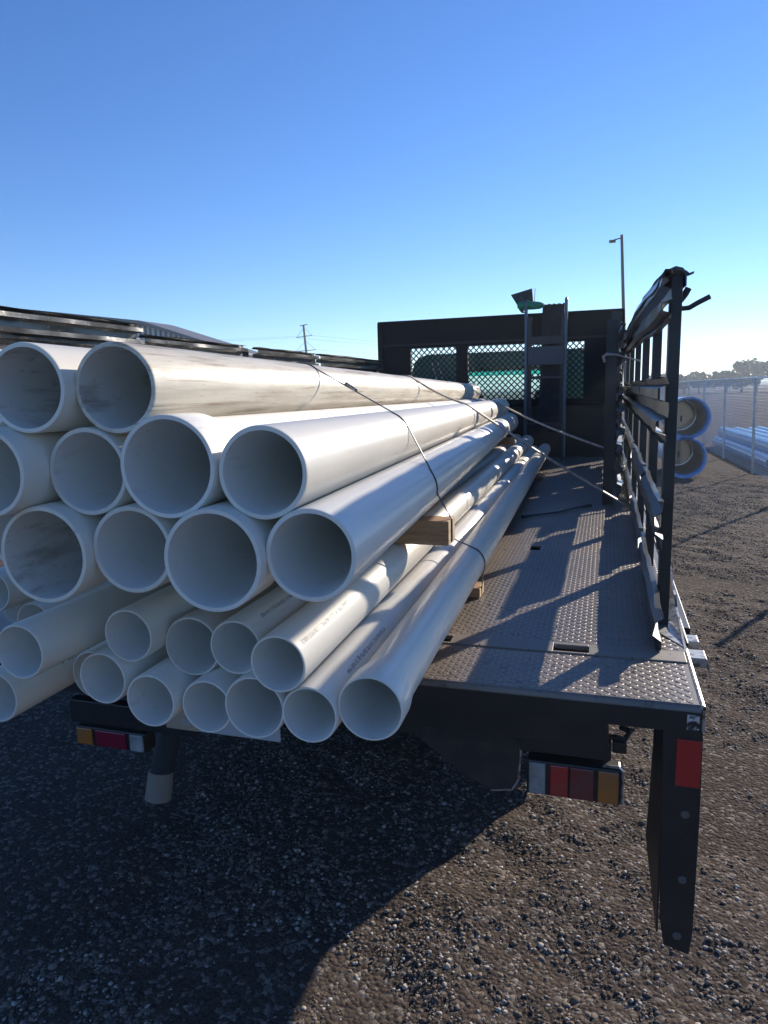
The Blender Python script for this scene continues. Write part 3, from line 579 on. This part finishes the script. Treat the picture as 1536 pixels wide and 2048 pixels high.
# ------------------------------------------------------------------ things by the headboard
gt = empty('folded_gate', (.05, 4.5, DZ), 'black folded gate standing upright inside the right rack, cloth tied on it', 'gate')
for y, z, xx in ((4.48, .385, -.004), (5.5, .53, .03), (6.7, .60, .03)):
    b = MB().box(xx, xx + .006, y, y + .06, DZ + .003, z).box(xx + .006, xx + .062, y, y + .005, DZ + .003, z).box(xx + .056, xx + .062, y + .005, y + .06, DZ + .003, z); b.build('post', BLK, gt, bevel=.002)
for k, (zt2, zb2) in enumerate(((.36, .10), (.02, -.18), (-.22, -.42), (-.45, -.68))):
    corrugated('gate_panel', gt, BLKG, lambda y: .073, 4.50, 5.72, zt2, zb2, 1, .03, 2, seed=80 + k, dent=.006)
    corrugated('gate_panel', gt, BLKG, lambda y: .071, 5.74, 6.9, zt2 + .12, zb2 + .05, 1, .03, 2, seed=90 + k, dent=.006)
MB().tube([(-.01, 4.47, .14), (-.018, 4.46, .172), (.0, 4.455, .185), (.06, 4.455, .18), (.10, 4.47, .165), (.19, 4.50, .140)], [.008, .010, .009, .006, .004, .005], 8).build('tie_cloth', mat('cloth_rag', (.30, .27, .27), .9, bump=(60, .6, .01)), gt, smooth=True)
# ladder frame
ld = empty('ladder', (-.58, 7.3, DZ), 'tall dark steel ladder frame leaning upright against the headboard', 'ladder')
for xa in (-.775, -.392):
    MB().tube([(xa, 7.28, DZ + .003), (xa, 7.36, .2), (xa - (.008 if xa < -.5 else 0), 7.40, .845), (xa, 7.43, .862), (xa, 7.46, .85)], .016, 10).build('rail', mat('ladder_steel', (.10, .12, .14), .35, .4), ld, smooth=True)
    MB().box(xa - .05 if xa > -.5 else xa + .005, xa - .005 if xa > -.5 else xa + .05, 7.385, 7.40, -.6, .70).build('inner_channel', BLK, ld)
MB().box(-.76, -.40, 7.36, 7.42, .425, .445).box(-.76, -.40, 7.36, 7.375, .445, .505).build('rung', BLK, ld, bevel=.003)
MB().box(-.755, -.405, 7.345, 7.36, .225, .405).build('back_plate', mat('plate_blue_black', (.035, .042, .06), .45), ld, bevel=.003)
MB().box(-.76, -.40, 7.34, 7.38, .085, .115).build('rung', BLK, ld, bevel=.003)
MB().box(-.76, -.40, 7.30, 7.34, -.38, -.35).build('rung', BLK, ld, bevel=.003)
# ribbed mat rolled behind the ladder
b = MB(); n = 13
for k in range(n):
    x = -.625 + k * .0165; b.tube([(x + .005, 7.50, .828 - .004 * (k % 3)), (x - .008, 7.47, .2), (x - .02, 7.42, -.45)], .0095, 7)
tag(b.build('ribbed_mat', BLKM, None, smooth=True, loc=(-.5, 7.45, -.45)), 'black ribbed rubber mat standing on end behind the ladder, top above the headboard', 'mat')
MB()
br = empty('broom', (-.80, 7.5, .75), 'black push broom head fanned out above the headboard edge', 'broom')
d = MB(); d.prism([(-.945, .935), (-.735, .985), (-.722, .845), (-.80, .795), (-.835, .757)], 'y', 7.47, 7.53); d.build('bristles', mat('bristle', (.035, .04, .035), .8, noise=[(20, (.16, .18, .16), .58, .66, (6, 1, 1))], bump=(60, .8, .01)), br)
MB().tube([(-.855, 7.5, .82), (-.86, 7.5, .79), (-.835, 7.5, .762), (-.80, 7.5, .757)], .008, 8).build('handle_socket', BLK, br, smooth=True)
MB().tube([(-.712, 7.5, .86), (-.706, 7.5, .985)], .003, 6).build('wire_stem', BLK, br)
gb = MB().lathe([(0, .001), (.004, .026), (.03, .040), (.09, .043), (.17, .040), (.225, .034), (.262, .018), (.270, .001)], (-.875, 7.43, .822), (1, 0, -.05), 22, False)
tag(gb.build('green_bag', GRNBAG, None, smooth=True, loc=(-.75, 7.43, .8)), 'green fabric bundle lying on top of the headboard behind the ladder', 'bag')
# ------------------------------------------------------------------ right hand yard
for k, (x, z, R) in enumerate(((1.44, -.613, .385), (1.415, -1.335, .382))):
    L = 1.75; o = MB().lathe([(.05, R - .02), (L, R - .03), (L, R - .05), (.05, R - .05)], (x, 14.0, z), (0, 1, 0), 48).build('storage_tube', BLUEB, None, smooth=True, loc=(x, 14, z))
    tag(o, ('upper of two stacked blue rimmed tubes', 'lower of two stacked blue rimmed tubes, resting on the ground')[k] + ' right of the rack', 'tube', 'blue rimmed tubes')
    MB().lathe([(0, R), (.10, R), (.10, R - .06), (.02, R - .045), (0, R - .03)], (x, 13.97, z), (0, 1, 0), 48).build('rim', BLUER, o, smooth=True)
    MB().lathe([(.1, R - .062), (L - .02, R - .062), (L - .02, R - .07), (.1, R - .07)], (x, 14.0, z), (0, 1, 0), 48).build('liner', TUBED, o, smooth=True)
    MB().lathe([(0, .001), (0, R - .08), (.02, R - .08), (.02, .001)], (x, 14 + 1.6, z), (0, 1, 0), 40, False).build('end_cap', TUBEI, o)
    MB().box(x - .12, x - .08, 15.56, 15.6, z - .12, z + .0).box(x + .02, x + .05, 15.56, 15.6, z - .14, z - .02).build('cap_slot', TUBED, o)
fl = [(15.2, .3)]
fx = lambda y: 2.70 - .024 * (y - 14.8)
F = empty('chain_link_fence', (fx(14.8), 14.8, GZ), 'galvanised chain link fence with steel posts along the right edge of the yard', 'fence')
for y in np.arange(2.8, 62, 3.0):
    MB().tube([(fx(y), y, GZ), (fx(y) - .05, y, .07)], .026, 10).lathe([(0, .001), (0, .034), (.03, .03), (.04, .001)], (fx(y) - .05, y, .065), (0, .001, 1), 10, False).build('post', GALV, F, smooth=True)
MB().tube([(fx(12.6) - .05, 12.6, .075), (fx(62) - .05, 62, .075)], .015, 8).build('top_rail', GALV, F, smooth=True)
ys = np.arange(12.6, 44, .058); V = []; Fc = []
hz = .058; nz = int(1.74 / hz)
for q, y in enumerate(ys):
    for dr in (0, 1):
        pts = []
        for k in range(nz + 1):
            off = ((k + q * 0 + dr) % 2) * .029 * 1.0
            zz = GZ + .03 + k * hz; pts.append((fx(y) - .05 * (k / nz), y + (off if True else 0), zz))
        t = .0017
        base = len(V)
        for (a, b_, c_) in pts: V += [(a - t, b_, c_ - t), (a + t, b_, c_ + t * 0), (a, b_, c_ + t * 1.2)]
        for k in range(nz):
            for e in range(3): i0 = base + k * 3 + e; i1 = base + k * 3 + (e + 1) % 3; Fc.append((i0, i1, i1 + 3, i0 + 3))
me = bpy.data.meshes.new('wire_mesh'); off = Vector(F['_o']); me.from_pydata((np.array(V) - np.array(off)).tolist(), [], Fc); me.materials.append(GALV); wo = bpy.data.objects.new('wire_mesh', me); C.objects.link(wo); wo.parent = F
# pale blue pipes stacked beyond the fence
k = 0
for row, (n, z0) in enumerate(((16, GZ + .15), (15, GZ + .39))):
    for i in range(n):
        x = 3.15 + i * .30 + row * .15; y = 15.3 + .25 * math.sin(i * 2.1 + row)
        b = MB().lathe([(0, .145), (6.0, .145), (6.0, .132), (0, .132)], (x, y, z0), (-.03, 1, 0), 24)
        o = b.build('blue_pipe', PALEB, None, smooth=True, loc=(x, y, z0))
        tag(o, 'pale blue pipe in the low stack on the ground beyond the chain link fence', 'pipe', 'pale blue pipes beyond the fence')
# trees
def tree(x, y, h, wdt, seed, lab):
    r = np.random.default_rng(seed); e = empty('tree', (x, y, GZ), lab, 'tree', 'trees on the horizon')
    MB().tube([(x, y, GZ), (x + .05, y, GZ + h * .3), (x, y, GZ + h * .7)], [.22, .16, .06], 8).build('trunk', BARK, e)
    b = MB(); N = 950; cl = [(r.normal(0, .30) * wdt, r.normal(0, .2) * wdt, h * (.42 + .40 * r.random()), (.14 + .12 * r.random()) * wdt) for _ in range(13)]
    V = []; Fq = []
    for i in range(N):
        c_ = cl[i % 13]; dv = r.normal(0, 1, 3); dv /= np.linalg.norm(dv); p = np.array([x + c_[0], y + c_[1], GZ + c_[2]]) + dv * c_[3] * (.55 + .5 * r.random()) * np.array([1.15, 1, .8])
        p[2] = max(p[2], GZ + .2)
        a = r.normal(0, 1, 3); a /= np.linalg.norm(a); b2 = np.cross(a, dv); b2 /= np.linalg.norm(b2) + 1e-6; s_ = .17 + .16 * r.random(); k0 = len(V)
        V += [tuple(p + (a * u_ + b2 * v_) * s_) for u_, v_ in ((-1, -1), (1, -.8), (.9, 1), (-.8, .9))]; Fq.append((k0, k0 + 1, k0 + 2, k0 + 3))
    b.add(V, Fq).build('crown', LEAF, e)
TR = [(9.4, 3.6, 4.0, 'low rounded tree seen through the slit between the rear rack stakes'), (13.2, 2.9, 3.8, 'small rounded tree nearest the rack on the horizon'), (16.0, 3.3, 4.2, 'rounded tree just left of the flat hedge on the horizon'), (19.3, 3.2, 4.6, 'low flat topped tree left of the tallest tree'), (22.3, 3.5, 4.2, 'low tree joining the flat hedge to the tallest tree'),
      (25.3, 5.6, 5.6, 'tallest broad tree on the horizon above the fence'), (29.7, 5.0, 4.8, 'broad tree at the photo edge right of the tallest one'), (33.5, 5.4, 5.5, 'tree mostly outside the right edge of the photo')]
for i, (x, h, wd, lab) in enumerate(TR): tree(x, 150 * .88 + (i % 3) * 4, h * 1.12, wd * 1.15, 100 + i, lab)
# street lamp
sl = empty('street_lamp', (.83, 30, GZ), 'tall thin dark yard light pole with a single arm, behind the rack', 'lamp post')
MB().tube([(.83, 30, GZ), (.577, 30, 2.909), (.433, 30, 5.72)], [.075, .065, .055], 10).build('pole', POLEM, sl, smooth=True)
MB().tube([(.43, 30, 5.60), (.20, 30, 5.56), (.02, 30, 5.50)], .025, 8).build('arm', POLEM, sl, smooth=True)
MB().box(-.03, .22, 29.85, 30.15, 5.47, 5.54).build('lamp_head', POLEM, sl, bevel=.02)
# utility pole and lines
up = empty('utility_pole', (-38.2, 90, GZ), 'distant wooden utility pole with triangular wire braces above the pipes', 'utility pole')
MB().tube([(-38.25, 90, GZ), (-39.0, 90, 9.15)], [.20, .14], 8).build('pole', POLE, up)
MB().tube([(-39.5, 90, 9.05), (-38.45, 90, 9.16)], .06, 6).build('crossarm', POLE, up)
MB().tube([(-40.1, 90, 7.52), (-37.8, 90, 7.72)], .045, 6).build('crossarm', POLE, up)
MB().tube([(-40.3, 90, 5.66), (-37.35, 90, 5.82)], .045, 6).build('crossarm', POLE, up)
for a, b_ in (((-38.95, 8.75), (-40.1, 7.52)), ((-38.9, 8.75), (-37.8, 7.72)), ((-38.78, 7.0), (-40.3, 5.66)), ((-38.75, 7.0), (-37.35, 5.82))): MB().tube([(a[0], 90, a[1]), (b_[0], 90, b_[1])], .022, 5).build('brace', WIRE, up)
for j, (x, z) in enumerate(((-40.1, 7.5), (-37.8, 7.7), (-40.3, 5.6), (-37.35, 5.8))):
    pts = [(x + t * 30, 90 + t * 55, z + 1.0 * t - 8 * t * (1 - t) * .5) for t in np.linspace(0, 1, 14)]
    pts2 = [(x - t * 60, 90 - t * 12, z + 1.8 * t - 3 * t * (1 - t)) for t in np.linspace(0, 1, 12)]
    MB().tube(pts, .014, 4).build('power_line', WIRE, up); MB().tube(pts2, .014, 4).build('power_line', WIRE, up)
# metal building on the left
BL = empty('metal_building', (-24, 38, GZ), 'white ribbed metal building with grey sloping roof edge behind the left rack', 'building')
top = lambda x: 4.36 + (-26.9 - x) * .136 if x < -26.9 else 4.36 - (x + 26.9) * .310
w_ = MB().prism([(-62, GZ), (-20.8, GZ), (-20.8, top(-20.8)), (-26.9, 4.36), (-62, top(-62))], 'y', 38.6, 41); w_.build('wall', WALLM, BL)
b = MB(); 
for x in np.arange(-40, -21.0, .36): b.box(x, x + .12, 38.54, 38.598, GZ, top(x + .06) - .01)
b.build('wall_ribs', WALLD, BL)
MB().prism([(-62, top(-62) + .02), (-26.9, 4.38), (-20.4, top(-20.4) + .02), (-20.4, top(-20.4) + .14), (-26.9, 4.58), (-27.2, 4.66), (-62, top(-62) + .30)], 'y', 37.8, 41.2).build('roof', ROOFM, BL)
# thin air: far things fade a little toward the sky
hz_ = MB().box(-1600, 1600, -1600, 1600, GZ - 1, 12.5).build('haze', None or BLK, None)
hm = bpy.data.materials.new('haze_air'); hm.use_nodes = True; n = hm.node_tree
for q in list(n.nodes):
    if q.type == 'BSDF_PRINCIPLED': n.nodes.remove(q)
pv = n.nodes.new('ShaderNodeVolumePrincipled'); pv.inputs['Color'].default_value = (.80, .90, 1, 1); pv.inputs['Density'].default_value = .0014; pv.inputs['Anisotropy'].default_value = .35
n.links.new(pv.outputs[0], n.nodes['Material Output'].inputs['Volume'])
hz_.data.materials[0] = hm; hz_['kind'] = 'stuff'; hz_['label'] = 'thin pale haze over the yard and the far trees'
# ------------------------------------------------------------------ lift everything so that the ground is at z = 0
for o in list(S.objects):
    if '_o' in o.keys(): del o['_o']
    if o.parent is None and o.type in ('MESH', 'EMPTY'): o.location.z += G
